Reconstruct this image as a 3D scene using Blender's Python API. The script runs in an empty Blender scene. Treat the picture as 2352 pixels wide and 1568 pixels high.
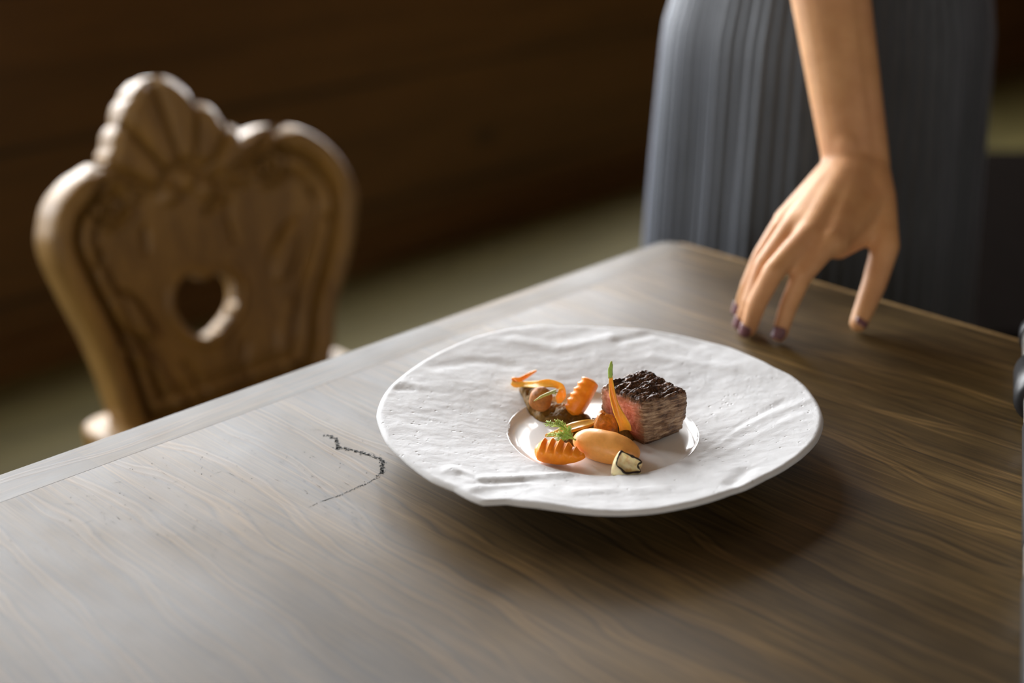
import bpy, bmesh, math, random
import numpy as np
from mathutils import Vector, Matrix, noise
from mathutils.geometry import tessellate_polygon

random.seed(7); np.random.seed(7)
S = bpy.context.scene
COL = S.collection
PI = math.pi

# ------------------------------------------------------------------ camera, light, exposure
CAM_H = 1.165; PITCH = math.radians(22.5); FPX = 2352 * 50 / 36
cam_d = bpy.data.cameras.new('camera'); cam = bpy.data.objects.new('camera', cam_d); COL.objects.link(cam)
cam.location = (0, 0, CAM_H); cam.rotation_euler = (PI / 2 - PITCH, 0, 0)
cam_d.lens = 50; cam_d.sensor_width = 36; cam_d.clip_start = 0.02
cam_d.dof.use_dof = True; cam_d.dof.focus_distance = 0.888; cam_d.dof.aperture_fstop = 2.8
S.camera = cam
S.view_settings.view_transform = 'Standard'; S.view_settings.look = 'None'
S.view_settings.gamma = 1; S.view_settings.use_curve_mapping = False
S.view_settings.exposure = 0.0
w = bpy.data.worlds.new('sky'); S.world = w; w.use_nodes = True
w.node_tree.nodes['Background'].inputs[0].default_value = (0.75, 0.86, 1.0, 1)
w.node_tree.nodes['Background'].inputs[1].default_value = 1.0

CORNER = Vector((0.147, 1.2509, 0)); R45 = PI / 4
AV = Vector((math.sqrt(.5), math.sqrt(.5), 0)); NV = Vector((-math.sqrt(.5), math.sqrt(.5), 0))
def ab(a, b, z=0): return CORNER + AV * a + NV * b + Vector((0, 0, z))   # a along the table end, b outward to the window wall
def ray(x, y):
    F = Vector((0, math.cos(PITCH), -math.sin(PITCH))); U = Vector((0, math.sin(PITCH), math.cos(PITCH)))
    return F + Vector((1, 0, 0)) * ((x - 1176) / FPX) + U * ((784 - y) / FPX)
def on_z(x, y, z):       # the point of a level surface that the photograph shows at (x, y)
    d = ray(x, y); return Vector((0, 0, CAM_H)) + d * ((z - CAM_H) / d.z)
def on_y(x, y, Y):
    d = ray(x, y); return Vector((0, 0, CAM_H)) + d * (Y / d.y)

WALL_B = 1.80
WINDOWS = [(-1.60, -0.45), (-0.30, 0.85), (1.00, 2.15), (2.30, 3.45)]; WZ0, WZ1 = 0.82, 2.22
def area(name, loc, to, sx, sy, power, col):
    l = bpy.data.lights.new(name, 'AREA'); l.shape = 'RECTANGLE'; l.size = sx; l.size_y = sy; l.energy = power; l.color = col
    o = bpy.data.objects.new(name, l); COL.objects.link(o); o.location = loc
    o.rotation_euler = (Vector(to) - Vector(loc)).to_track_quat('-Z', 'Y').to_euler(); return o
for (a0, a1), pw in zip(WINDOWS, (76, 112, 120, 120)):
    c = ab((a0 + a1) / 2, WALL_B + 0.14, (WZ0 + WZ1) / 2)
    area('window_and_fill_light', c, c - NV, a1 - a0, WZ1 - WZ0, pw, (0.96, 0.975, 1.0))
c = ab(-3.42, -1.5, 1.5)
area('window_and_fill_light', c, c + AV, 1.6, 1.2, 32, (1.0, 0.91, 0.78))  # warm fill from an unseen window added in the near wall
c = ab(-0.2, -4.33, 1.7)
area('window_and_fill_light', c, c + NV, 1.5, 1.1, 15, (1.0, 0.96, 0.90))  # weak fill from an added, unseen window behind the camera

# ------------------------------------------------------------------ node helpers
class G:
    def __init__(s, name):
        s.m = bpy.data.materials.new(name); s.m.use_nodes = True; s.t = s.m.node_tree; s.n = s.t.nodes
        s.b = s.n['Principled BSDF']
    def node(s, typ, **kw):
        o = s.n.new(typ)
        for k, v in kw.items():
            if k.startswith('i_'):
                key = k[2:].replace('_', ' ')
                s.put(o.inputs[int(key) if key.isdigit() else key], v)
            else: setattr(o, k, v)
        return o
    def put(s, sock, v):
        if isinstance(v, bpy.types.NodeSocket): s.t.links.new(v, sock)
        else:
            if isinstance(v, (tuple, list)) and len(v) == 3 and sock.type == 'RGBA': v = (*v, 1)
            sock.default_value = v
    def coord(s, kind='Object', scale=(1, 1, 1), rot=(0, 0, 0), loc=(0, 0, 0)):
        c = s.node('ShaderNodeTexCoord'); m = s.node('ShaderNodeMapping')
        s.put(m.inputs[0], c.outputs[kind]); m.inputs['Scale'].default_value = scale; m.inputs['Rotation'].default_value = rot; m.inputs['Location'].default_value = loc
        return m.outputs[0]
    def noise(s, vec, scale, detail=4, rough=.55, dist=0):
        return s.node('ShaderNodeTexNoise', i_Vector=vec, i_Scale=scale, i_Detail=detail, i_Roughness=rough, i_Distortion=dist).outputs['Fac']
    def ramp(s, fac, stops, interp='LINEAR'):
        r = s.node('ShaderNodeValToRGB'); s.put(r.inputs[0], fac); e = r.color_ramp.elements; r.color_ramp.interpolation = interp
        while len(e) < len(stops): e.new(.5)
        for k, (p, c) in zip(e, stops):
            k.position = p; k.color = (*c, 1) if isinstance(c, (tuple, list)) else (c, c, c, 1)
        return r.outputs[0]
    def mix(s, fac, a, b, blend='MIX'):
        o = s.node('ShaderNodeMix', data_type='RGBA', blend_type=blend)
        s.put(o.inputs[0], fac); s.put(o.inputs[6], a); s.put(o.inputs[7], b); return o.outputs[2]
    def math(s, op, a, b=0.0, c=0.0):
        o = s.node('ShaderNodeMath', operation=op); s.put(o.inputs[0], a); s.put(o.inputs[1], b); s.put(o.inputs[2], c); return o.outputs[0]
    def attr(s, name):
        return s.node('ShaderNodeAttribute', attribute_name=name)
    def bump(s, h, strength=.3, dist=.001):
        o = s.node('ShaderNodeBump', i_Strength=strength, i_Distance=dist, i_Height=h); s.put(s.b.inputs['Normal'], o.outputs[0]); return o
    def set(s, **kw):
        for k, v in kw.items(): s.put(s.b.inputs[k.replace('_', ' ')], v)
        return s.m

def plain(name, col, rough=.5, var=.12, scale=40, metal=0, bump=0, **kw):
    g = G(name); v = g.coord(); n = g.noise(v, scale)
    c = g.ramp(n, [(.3, tuple(x * (1 - var) for x in col)), (.7, tuple(min(1, x * (1 + var)) for x in col))])
    if bump: g.bump(n, .5, bump)
    return g.set(Base_Color=c, Roughness=rough, Metallic=metal, **kw)

def table_wood(name, tint=(1, 1, 1), rough=.51, end=False):
    g = G(name)
    def gc(x, y, loc=(0, 0, 0)): return g.coord(scale=(y, x, 1), rot=(0, 0, PI / 2), loc=loc) if end else g.coord(scale=(x, y, 1), loc=loc)
    v = gc(1, .085)                      # grain runs along local y
    warp = g.noise(gc(1, .55), 6.5, 3)
    vm = g.node('ShaderNodeVectorMath', operation='MULTIPLY_ADD')
    comb = g.node('ShaderNodeCombineXYZ', i_0=warp)
    g.put(vm.inputs[0], comb.outputs[0]); vm.inputs[1].default_value = (.075, 0, 0); g.put(vm.inputs[2], v)
    vv = vm.outputs[0]
    wv = g.node('ShaderNodeTexWave', wave_type='BANDS', bands_direction='X', i_Vector=vv, i_Scale=10, i_Distortion=4.5, i_Detail=3, i_Detail_Scale=.9, i_Detail_Roughness=.5).outputs['Fac']
    fine = g.noise(gc(1, .05), 420, 4, .6)
    mid = g.noise(gc(1, .06), 46, 5, .6)
    big = g.noise(gc(1, .5), 5.5, 3, .5)
    f = g.math('ADD', g.math('MULTIPLY', fine, .45), g.math('MULTIPLY', mid, .55))
    T = lambda c: tuple(x * t for x, t in zip(c, tint))
    base = g.ramp(f, [(.36, T((.036, .0215, .0052))), (.5, T((.070, .0430, .0118))), (.64, T((.118, .074, .0225)))])
    line = g.ramp(wv, [(.0, 0.0), (.86, 0.0), (.95, 1.0), (1, .15)])
    col = g.mix(g.math('MULTIPLY', g.math('MULTIPLY', line, g.ramp(mid, [(.4, .25), (.6, 1.0)])), .45), base, T((.26, .155, .055)))
    col = g.mix(g.ramp(big, [(.42, 0.0), (.6, .38)]), col, T((.100, .062, .020)))
    col = g.mix(g.ramp(wv, [(.62, 0.0), (.80, .55), (.86, 0.0)]), col, T((.020, .012, .004)))
    thin = g.noise(gc(1, .016), 420, 3, .55)
    col = g.mix(g.ramp(thin, [(.56, 0.0), (.70, .40)]), col, T((.24, .145, .052)))
    col = g.mix(g.ramp(thin, [(.32, .6), (.42, 0.0)]), col, T((.022, .013, .005)))
    blot = g.noise(gc(1, .6), 9, 4, .6)
    col = g.mix(1.0, col, g.ramp(blot, [(.33, .55), (.67, 1.3)]), 'MULTIPLY')
    # board seams every 0.155 m across the table
    sx = g.node('ShaderNodeSeparateXYZ'); g.put(sx.inputs[0], g.coord(loc=(.0805, 0, 0)))
    fr = g.math('FRACT', g.math('DIVIDE', sx.outputs[0], .155))
    seam = g.math('LESS_THAN', g.math('ABSOLUTE', g.math('SUBTRACT', fr, .5)), .004)
    wn = g.node('ShaderNodeTexWhiteNoise', noise_dimensions='1D', i_W=g.math('FLOOR', g.math('ADD', g.math('DIVIDE', sx.outputs[0], .155), .5))).outputs['Value']
    col = g.mix(1.0, col, g.ramp(wn, [(.0, (.72, .72, .74)), (1, (1.25, 1.22, 1.18))]), 'MULTIPLY')
    col = g.mix(g.math('MULTIPLY', seam, 0 if end else .4), col, (.02, .012, .006))
    scr = g.noise(g.coord(scale=(.35, 1, 1), rot=(0, 0, .5)), 150, 2, .5)
    r = g.math('ADD', g.math('MULTIPLY', blot, .26), rough - .13)
    r = g.math('ADD', r, g.math('MULTIPLY', g.math('SUBTRACT', f, .5), .10))
    h = g.math('ADD', g.math('MULTIPLY', f, .7), g.math('ADD', g.math('MULTIPLY', line, .35), g.math('MULTIPLY', scr, .15)))
    g.bump(h, .20, .0005)
    return g.set(Base_Color=col, Roughness=r, IOR=1.36, Specular_IOR_Level=g.ramp(g.noise(gc(1, .5, (3, 2, 0)), 8, 4, .6), [(.36, .33), (.62, .58)]))

def old_wood(name, dark, light, scale=1.0, axis=2, rough=.42, knots=False, bump=.0008, boards=0, baxis=0):
    g = G(name)
    sc = [1, 1, 1]; sc[axis] = .08
    v = g.coord(scale=tuple(sc))
    n = g.noise(v, 28 * scale, 5, .6, .4); fine = g.noise(v, 160 * scale, 3)
    f = g.math('ADD', g.math('MULTIPLY', n, .7), g.math('MULTIPLY', fine, .3))
    col = g.ramp(f, [(.33, dark), (.68, light)])
    if knots:
        sk = [1, 1, 1]; sk[axis] = .55
        vo = g.node('ShaderNodeTexVoronoi', i_Vector=g.coord(scale=tuple(sk)), i_Scale=3.2, i_Randomness=1.0).outputs['Distance']
        k = g.ramp(vo, [(.06, 1.0), (.13, 0.0)])
        col = g.mix(g.math('MULTIPLY', k, .75), col, tuple(x * .25 for x in dark))
    if boards:
        sx = g.node('ShaderNodeSeparateXYZ'); g.put(sx.inputs[0], g.coord())
        fr = g.math('FRACT', g.math('DIVIDE', sx.outputs[baxis], boards))
        seam = g.math('LESS_THAN', g.math('ABSOLUTE', g.math('SUBTRACT', fr, .5)), .02)
        col = g.mix(g.math('MULTIPLY', seam, .8), col, tuple(x * .2 for x in dark))
    g.bump(f, .5, bump)
    return g.set(Base_Color=col, Roughness=rough)

M = {}
M['table'] = table_wood('stained_table_wood')
M['table_end'] = table_wood('stained_end_board', (1.0, 1.03, 1.08), .54, True)
M['trim'] = old_wood('worn_edge_wood', (.20, .12, .045), (.36, .23, .09), axis=0, rough=.45)
M['crack'] = plain('crack_filler', (.012, .012, .006), .8)
M['chair'] = old_wood('carved_oak', (.145, .074, .014), (.33, .185, .042), rough=.5)
M['floor'] = old_wood('floor_boards', (.052, .043, .011), (.098, .080, .025), scale=.5, axis=0, rough=.5, knots=True, boards=.18, baxis=1)
M['wall'] = old_wood('wall_boards', (.062, .027, .0048), (.125, .055, .011), scale=.5, axis=0, rough=.5, knots=True, boards=.3, baxis=2)
M['ceiling'] = old_wood('ceiling_boards', (.07, .038, .015), (.13, .075, .032), scale=.4, axis=0, rough=.6)
M['winframe'] = plain('window_paint', (.55, .50, .42), .5)
M['steel'] = plain('brushed_steel', (.62, .60, .57), .32, metal=1, var=.05)
M['rubber'] = plain('black_rubber', (.012, .012, .013), .38)
M['leather'] = plain('dark_leather', (.005, .004, .0035), .9, Specular_IOR_Level=.0, bump=.0004)

# ------------------------------------------------------------------ mesh helpers
def link(name, me, mat=None, parent=None, smooth=True):
    o = bpy.data.objects.new(name, me); COL.objects.link(o)
    if mat is not None:
        for m_ in (mat if isinstance(mat, (list, tuple)) else [mat]): me.materials.append(m_)
    if smooth: me.polygons.foreach_set('use_smooth', [True] * len(me.polygons))
    if parent is not None: o.parent = parent
    return o
def raw(name, verts, faces, mat=None, parent=None, smooth=True):
    me = bpy.data.meshes.new(name); me.from_pydata([tuple(v) for v in verts], [], [tuple(f) for f in faces]); me.validate(); me.update()
    bm = bmesh.new(); bm.from_mesh(me); bmesh.ops.recalc_face_normals(bm, faces=bm.faces); bm.to_mesh(me); bm.free()
    return link(name, me, mat, parent, smooth)
def tag(o, label, cat, group=None, kind=None):
    o['label'] = label; o['category'] = cat
    if group: o['group'] = group
    if kind: o['kind'] = kind
    return o
def empty(name, loc, rz=0):
    o = bpy.data.objects.new(name, None); COL.objects.link(o); o.location = loc; o.rotation_euler = (0, 0, rz); o.empty_display_size = .05; return o
def local(parent, pts):          # world points into the frame of an unparented Empty
    mi = (Matrix.Translation(parent.location) @ parent.rotation_euler.to_matrix().to_4x4()).inverted()
    return [mi @ Vector(p) for p in pts]
def box_bm(bm, x0, x1, y0, y1, z0, z1):
    v = [bm.verts.new(p) for p in ((x0, y0, z0), (x1, y0, z0), (x1, y1, z0), (x0, y1, z0), (x0, y0, z1), (x1, y0, z1), (x1, y1, z1), (x0, y1, z1))]
    for f in ((3, 2, 1, 0), (4, 5, 6, 7), (0, 1, 5, 4), (1, 2, 6, 5), (2, 3, 7, 6), (3, 0, 4, 7)): bm.faces.new([v[i] for i in f])
def boxes(name, lst, mat, parent=None, bevel=0, segs=2):
    bm = bmesh.new()
    for b in lst: box_bm(bm, *b)
    if bevel: bmesh.ops.bevel(bm, geom=bm.edges[:], offset=bevel, segments=segs, affect='EDGES', profile=.6)
    me = bpy.data.meshes.new(name); bm.to_mesh(me); bm.free()
    return link(name, me, mat, parent, smooth=False)
def prism(name, poly, z0, z1, mat, parent=None, bevel=0):
    bm = bmesh.new(); n = len(poly)
    lo = [bm.verts.new((x, y, z0)) for x, y in poly]; hi = [bm.verts.new((x, y, z1)) for x, y in poly]
    bm.faces.new(lo[::-1]); bm.faces.new(hi)
    for i in range(n): bm.faces.new((lo[i], lo[(i + 1) % n], hi[(i + 1) % n], hi[i]))
    if bevel: bmesh.ops.bevel(bm, geom=[e for e in bm.edges if abs(e.verts[0].co.z - e.verts[1].co.z) < 1e-6], offset=bevel, segments=3, affect='EDGES', profile=.6)
    me = bpy.data.meshes.new(name); bm.to_mesh(me); bm.free()
    return link(name, me, mat, parent, smooth=False)
def frames(pts):
    pts = [Vector(p) for p in pts]; out = []; up = None
    for i, p in enumerate(pts):
        t = (pts[min(i + 1, len(pts) - 1)] - pts[max(i - 1, 0)]).normalized()
        if up is None: up = Vector((0, 0, 1)) if abs(t.z) < .9 else Vector((1, 0, 0))
        s = t.cross(up).normalized(); up = s.cross(t).normalized(); out.append((p, t, s, up))
    return out
def tube_data(pts, rad, seg=10, closed_ends=True, off=0):
    V, F = [], []
    fr = frames(pts); n = len(fr)
    for i, (p, t, s, u) in enumerate(fr):
        r = rad[i] if isinstance(rad, (list, tuple)) else rad
        for k in range(seg):
            a = 2 * PI * k / seg; V.append(p + s * (r * math.cos(a)) + u * (r * math.sin(a)))
    for i in range(n - 1):
        for k in range(seg):
            F.append((off + i * seg + k, off + i * seg + (k + 1) % seg, off + (i + 1) * seg + (k + 1) % seg, off + (i + 1) * seg + k))
    if closed_ends:
        F.append(tuple(off + k for k in range(seg))[::-1]); F.append(tuple(off + (n - 1) * seg + k for k in range(seg)))
    return V, F
def tubes(name, lst, mat, parent=None, seg=8):
    V, F = [], []
    for pts, r in lst:
        v, f = tube_data(pts, r, seg, True, len(V)); V += v; F += f
    return raw(name, V, F, mat, parent)
def catmull(P_, n):
    P_ = [Vector(p) if not isinstance(p, (int, float)) else p for p in P_]; out = []
    m = len(P_) - 1
    for i in range(n):
        t = i / (n - 1) * m; k = min(int(t), m - 1); u = t - k
        p0, p1, p2, p3 = P_[max(k - 1, 0)], P_[k], P_[k + 1], P_[min(k + 2, m)]
        out.append(.5 * ((2 * p1) + (p2 - p0) * u + (2 * p0 - 5 * p1 + 4 * p2 - p3) * u * u + (3 * p1 - p0 - 3 * p2 + p3) * u ** 3))
    return out
def lathe(name, prof, mat, parent=None, seg=32, loc=(0, 0, 0)):
    V, F = [], []; n = len(prof); L = Vector(loc)
    for r, z in prof:
        for k in range(seg):
            a = 2 * PI * k / seg; V.append(L + Vector((r * math.cos(a), r * math.sin(a), z)))
    for i in range(n - 1):
        for k in range(seg): F.append((i * seg + k, i * seg + (k + 1) % seg, (i + 1) * seg + (k + 1) % seg, (i + 1) * seg + k))
    F.append(tuple(range(seg))[::-1]); F.append(tuple((n - 1) * seg + k for k in range(seg)))
    return raw(name, V, F, mat, parent)
def fbm(p, oct=4): return noise.fractal(p, 1.0, 2.0, oct, noise_basis='PERLIN_ORIGINAL')

# ------------------------------------------------------------------ the room
room = [('floor', (-3.6, 5.2, -4.5, WALL_B + .12, -.1, 0), M['floor']), ('ceiling', (-3.6, 5.2, -4.5, WALL_B + .12, 2.6, 2.7), M['ceiling'])]
def struct(name, lst, mat):
    o = boxes(name, lst, mat); o.location = CORNER; o.rotation_euler = (0, 0, R45); o['kind'] = 'structure'; return o
for nme, b, m_ in room: struct(nme, [b], m_)
lst = [(-3.6, 5.2, WALL_B, WALL_B + .12, 0, WZ0), (-3.6, 5.2, WALL_B, WALL_B + .12, WZ1, 2.6)]
edges = [-3.6] + [e for w_ in WINDOWS for e in w_] + [5.2]
for i in range(0, len(edges), 2): lst.append((edges[i], edges[i + 1], WALL_B, WALL_B + .12, WZ0, WZ1))
struct('wall_left', lst, M['wall'])
struct('wall_far', [(5.1, 5.2, -4.5, WALL_B, 0, 2.6)], M['wall'])
struct('wall_near', [(-3.6, -3.5, -4.4, -2.3, 0, 2.6), (-3.6, -3.5, -.7, WALL_B, 0, 2.6), (-3.6, -3.5, -2.3, -.7, 0, .9), (-3.6, -3.5, -2.3, -.7, 2.1, 2.6)], M['wall'])
struct('wall_right', [(-3.6, -.95, -4.5, -4.4, 0, 2.6), (.55, 5.2, -4.5, -4.4, 0, 2.6), (-.95, .55, -4.5, -4.4, 0, 1.15), (-.95, .55, -4.5, -4.4, 2.25, 2.6)], M['wall'])
struct('baseboard_left', [(-3.5, 5.1, WALL_B - .018, WALL_B, 0, .07)], M['wall'])
def window(n, a0, a1, b, z0, z1):
    t = .045; mid = (a0 + a1) / 2
    L_ = [(a0, a0 + t, b, b + .07, z0, z1), (a1 - t, a1, b, b + .07, z0, z1), (a0 + t, a1 - t, b, b + .07, z0, z0 + t), (a0 + t, a1 - t, b, b + .07, z1 - t, z1),
          (mid - .02, mid + .02, b + .01, b + .06, z0 + t, z1 - t), (a0 + t, a1 - t, b + .015, b + .055, z0 + .66 * (z1 - z0) - .012, z0 + .66 * (z1 - z0) + .012)]
    struct('window_%d' % n, L_, M['winframe'])
for i, (a0, a1) in enumerate(WINDOWS): window(i + 1, a0, a1, WALL_B + .03, WZ0, WZ1)
window(6, -.95, .55, -4.5, 1.15, 2.25)  # made-up window frame around the rear fill light
t_ = .045
struct('window_5', [(-3.6, -3.53, -2.3, -2.3 + t_, .9, 2.1), (-3.6, -3.53, -.7 - t_, -.7, .9, 2.1), (-3.6, -3.53, -2.3 + t_, -.7 - t_, .9, .9 + t_), (-3.6, -3.53, -2.3 + t_, -.7 - t_, 2.1 - t_, 2.1), (-3.59, -3.54, -1.52, -1.48, .9 + t_, 2.1 - t_)], M['winframe'])  # invented frame for the fill light in the near wall

# ------------------------------------------------------------------ table
TZ = .75
table = empty('dining_table', ab(-.45, -.85), R45)
tag(table, 'worn dark-stained wooden table carrying the white plate', 'table')
OA, OB = .45, .85        # local = (a + OA, b + OB)
def tl(a, b): return (a + OA, b + OB)
STRIP = .0335
# tabletop: boards, with the crack and small dents as flakes in the same mesh
top = prism('tabletop', [tl(-.9, -1.7), tl(-.007, -1.7), tl(-.007, -STRIP), tl(-.9, -STRIP)], TZ - .042, TZ, M['table'], table, .0003)
def flakes():
    V, F = [], []
    def fl(p, r, ang):
        k0 = len(V); n = random.randint(4, 6)
        for i in range(n):
            a = ang + 2 * PI * i / n; rr = r * random.uniform(.5, 1.2)
            V.append((p[0] + rr * math.cos(a) * 1.3, p[1] + rr * math.sin(a), TZ + .00012))
        F.append(tuple(range(k0, k0 + n)))
    def line(pts, dens, r, spread):
        pts = [local(table, [on_z(600 + u / 4.9, 880 + v / 4.9, TZ)])[0] for u, v in pts]
        for p, q in zip(pts, pts[1:]):
            n = max(2, int((q - p).length * dens))
            for i in range(n):
                c_ = p.lerp(q, (i + random.random()) / n); fl((c_.x + random.gauss(0, spread), c_.y + random.gauss(0, spread)), r * random.uniform(.4, 1.2), random.random() * 6)
    line([(700, 590), (760, 590), (840, 625), (855, 680), (860, 740), (880, 720), (960, 740), (1060, 760), (1150, 790), (1240, 815), (1340, 850), (1380, 880), (1350, 930), (1370, 990), (1330, 1040)], 3600, .0007, .0009)
    line([(1340, 1050), (1280, 1075), (1180, 1130), (1100, 1160), (980, 1215), (870, 1265), (780, 1295), (690, 1325)], 2300, .00045, .0003)
    line([(690, 1325), (600, 1365), (520, 1405)], 700, .0004, .0003)
    line([(480, 515), (580, 520), (700, 530)], 900, .0004, .0004)
    line([(175, 445), (300, 425), (440, 395)], 500, .0003, .0003)
    for _ in range(420):      # nicks and scratches of use
        p = local(table, [on_z(random.uniform(0, 900), random.uniform(930, 1300), TZ)])[0]
        if -.44 < p.x < .44 and p.y < .8: fl((p.x, p.y), random.uniform(.00012, .00045), random.random() * 6)
    for _ in range(110):      # scratches
        p = local(table, [on_z(random.uniform(150, 950), random.uniform(960, 1230), TZ)])[0]
        if not (-.43 < p.x < .43 and p.y < .80): continue
        an = random.choice((random.gauss(1.57, .12), random.uniform(0, PI))); L_ = random.uniform(.001, .0045); wd = random.uniform(.00006, .00014); k0 = len(V)
        d_ = Vector((math.cos(an), math.sin(an))) * L_; n_ = Vector((-math.sin(an), math.cos(an))) * wd
        for q in (Vector((p.x, p.y)) - d_, Vector((p.x, p.y)) - n_, Vector((p.x, p.y)) + d_, Vector((p.x, p.y)) + n_): V.append((q.x, q.y, TZ + .00012))
        F.append((k0, k0 + 1, k0 + 2, k0 + 3))
    return V, F
fv, ff = flakes()
bm = bmesh.new(); bm.from_mesh(top.data); top.data.materials.append(M['crack'])
bv = [bm.verts.new(p) for p in fv]
for f in ff:
    fc = bm.faces.new([bv[i] for i in f]); fc.material_index = 1
    if fc.normal.z < 0 or True:
        fc.normal_update()
        if fc.normal.z < 0: fc.normal_flip()
bm.to_mesh(top.data); bm.free()
cr = .012
prism('end_board', [tl(-.9, -STRIP + .0001), tl(-.007, -STRIP + .0001), tl(-.007, -cr * .6), tl(-.014, -.002), tl(-.022, 0), tl(-.9, 0)], TZ - .042, TZ - .0001, M['table_end'], table, .0003)
prism('edge_trim', [tl(-.0065, -1.7), tl(0, -1.7), tl(0, -.022), tl(-.002, -.014), tl(-.0065, -cr * .7)], TZ - .042, TZ - .0003, M['trim'], table, .0022)
boxes('apron', [(-.40, .40, .745, .77, .60, .707), (-.40, .40, -.77, -.745, .60, .707), (-.40, -.375, -.745, .745, .60, .707), (.375, .40, -.745, .745, .60, .707)], M['table'], table, .002)
for sx in (-1, 1):
    for sy in (-1, 1):
        boxes('leg', [(sx * .385 - .035, sx * .385 + .035, sy * .755 - .035, sy * .755 + .035, 0, .707)], M['table'], table, .004)

# ------------------------------------------------------------------ carved chair
chair = empty('carved_chair', ab(-.0948, .5971), R45)
tag(chair, 'brown wooden chair with carved back and heart-shaped hole, behind the table', 'chair')
TH = math.radians(12)
def chair_back():
    O = [(.118,-.03),(.126,0),(.135,.018),(.148,.061),(.174,.104),(.195,.142),(.208,.178),(.210,.196),(.208,.214),(.198,.241),(.180,.266),(.154,.287),(.137,.295),(.119,.300),(.100,.302),(.085,.301),(.066,.297),(.056,.294),
         (.055,.300),(.050,.310),(.042,.316),(.035,.319),(.031,.328),(.025,.337),(.016,.343),(.007,.346),(.001,.354),(-.007,.362),(-.014,.369),(-.022,.375),(-.032,.380),(-.043,.382),(-.054,.380),(-.065,.372),(-.072,.366),(-.075,.360),(-.083,.355),(-.090,.346),(-.094,.338),(-.100,.332),(-.106,.322),(-.109,.312),(-.116,.305),(-.120,.297),
         (-.132,.298),(-.148,.293),(-.165,.287),(-.186,.273),(-.198,.259),(-.205,.244),(-.210,.230),(-.211,.217),(-.210,.203),(-.207,.189),(-.198,.152),(-.188,.115),(-.178,.065),(-.174,.028),(-.170,0),(-.166,-.03)]
    H = [(-.0235,.138),(-.032,.1475),(-.046,.1500),(-.060,.1445),(-.069,.132),(-.071,.115),(-.066,.097),(-.055,.082),(-.042,.073),(-.030,.071),(-.014,.078),(.001,.088),(.012,.101),(.0165,.117),(.013,.130),(.004,.139),(-.010,.1435)]
    def sm(P_, n):
        Q = [Vector((x, y, 0)) for x, y in P_]; Q = [Q[-1]] + Q + Q[:2]; c_ = []
        m = len(P_)
        for i in range(n):
            t = i / n * m; k = int(t); u = t - k; p0, p1, p2, p3 = Q[k], Q[k + 1], Q[k + 2], Q[(k + 3) if k + 3 < len(Q) else 2]
            q = .5 * ((2 * p1) + (p2 - p0) * u + (2 * p0 - 5 * p1 + 4 * p2 - p3) * u * u + (3 * p1 - p0 - 3 * p2 + p3) * u ** 3); c_.append((q.x, q.y))
        return np.array(c_)
    OP, HP = sm(O, 420), sm(H, 140)
    for k_, (x_, y_) in enumerate(OP):       # scalloped crest
        if y_ > .296 and -.118 < x_ < .012:
            an = math.atan2(y_ - .232, x_ + .026) + .06; e_ = .0055 * (math.sqrt(abs(math.cos((an - PI / 2) * 7.4))) - .6)
            OP[k_] = (x_ + e_ * math.cos(an - .06), y_ + e_ * math.sin(an - .06))
    def seg_dist(X, Y, poly):
        A_ = poly; B_ = np.roll(poly, -1, 0); D = B_ - A_; L2 = (D ** 2).sum(1) + 1e-12
        best = np.full(X.shape, 9.); bx = np.zeros(X.shape); by = np.zeros(X.shape)
        for a_, d_, l_ in zip(A_, D, L2):
            t = np.clip(((X - a_[0]) * d_[0] + (Y - a_[1]) * d_[1]) / l_, 0, 1); qx = a_[0] + t * d_[0]; qy = a_[1] + t * d_[1]
            dd = np.hypot(X - qx, Y - qy); m_ = dd < best; best[m_] = dd[m_]; bx[m_] = qx[m_]; by[m_] = qy[m_]
        return best, bx, by
    def inside(X, Y, poly):
        c_ = np.zeros(X.shape, bool); n = len(poly)
        for i in range(n):
            x1, y1 = poly[i]; x2, y2 = poly[i - 1]
            c_ ^= ((y1 > Y) != (y2 > Y)) & (X < (x2 - x1) * (Y - y1) / (y2 - y1 + 1e-15) + x1)
        return c_
    st = .0026
    us = np.arange(-.22, .22, st); vs = np.arange(-.034, .39, st); X, Y = np.meshgrid(us, vs, indexing='ij')
    ins = inside(X, Y, OP) & ~inside(X, Y, HP)
    dO, ox, oy = seg_dist(X, Y, OP); dH, hx, hy = seg_dist(X, Y, HP)
    # cells whose centre lies inside; their outside corners snap to the outline
    cx = (X[:-1, :-1] + X[1:, 1:]) / 2; cy = (Y[:-1, :-1] + Y[1:, 1:]) / 2
    cell = inside(cx, cy, OP) & ~inside(cx, cy, HP)
    nb = np.zeros(X.shape, int); 
    for i_ in (0, 1):
        for j_ in (0, 1): nb[i_:X.shape[0] - 1 + i_, j_:X.shape[1] - 1 + j_] += cell
    bnd = (nb > 0) & (nb < 4)
    useO = bnd & (dO <= dH); useH = bnd & (dH < dO)
    X2 = np.where(useO, ox, np.where(useH, hx, X)); Y2 = np.where(useO, oy, np.where(useH, hy, Y))
    dO = np.where(useO, 0, dO); dH = np.where(useH, 0, dH)
    # relief, in metres, relative to the front face
    sst = lambda a_, b_, x: np.clip((x - a_) / (b_ - a_), 0, 1) ** 2 * (3 - 2 * np.clip((x - a_) / (b_ - a_), 0, 1))
    h = np.full(X.shape, -.0045)
    shell = (Y2 > .262) & (np.abs(X2 + .035) < .100)
    bead = .0075 * np.sqrt(np.clip(1 - ((dO - .0145) / .0145) ** 2, 0, 1)) - .0010
    bead2 = .0045 * np.sqrt(np.clip(1 - ((dO - .044) / .008) ** 2, 0, 1)) - .0035
    mol = np.where(dO < .029, bead, np.where((dO > .036) & (dO < .052), bead2, h))
    h = np.where(shell, h, mol)
    # shell fan: ribs radiating from below the crest
    ax, ay = -.026, .232
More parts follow.
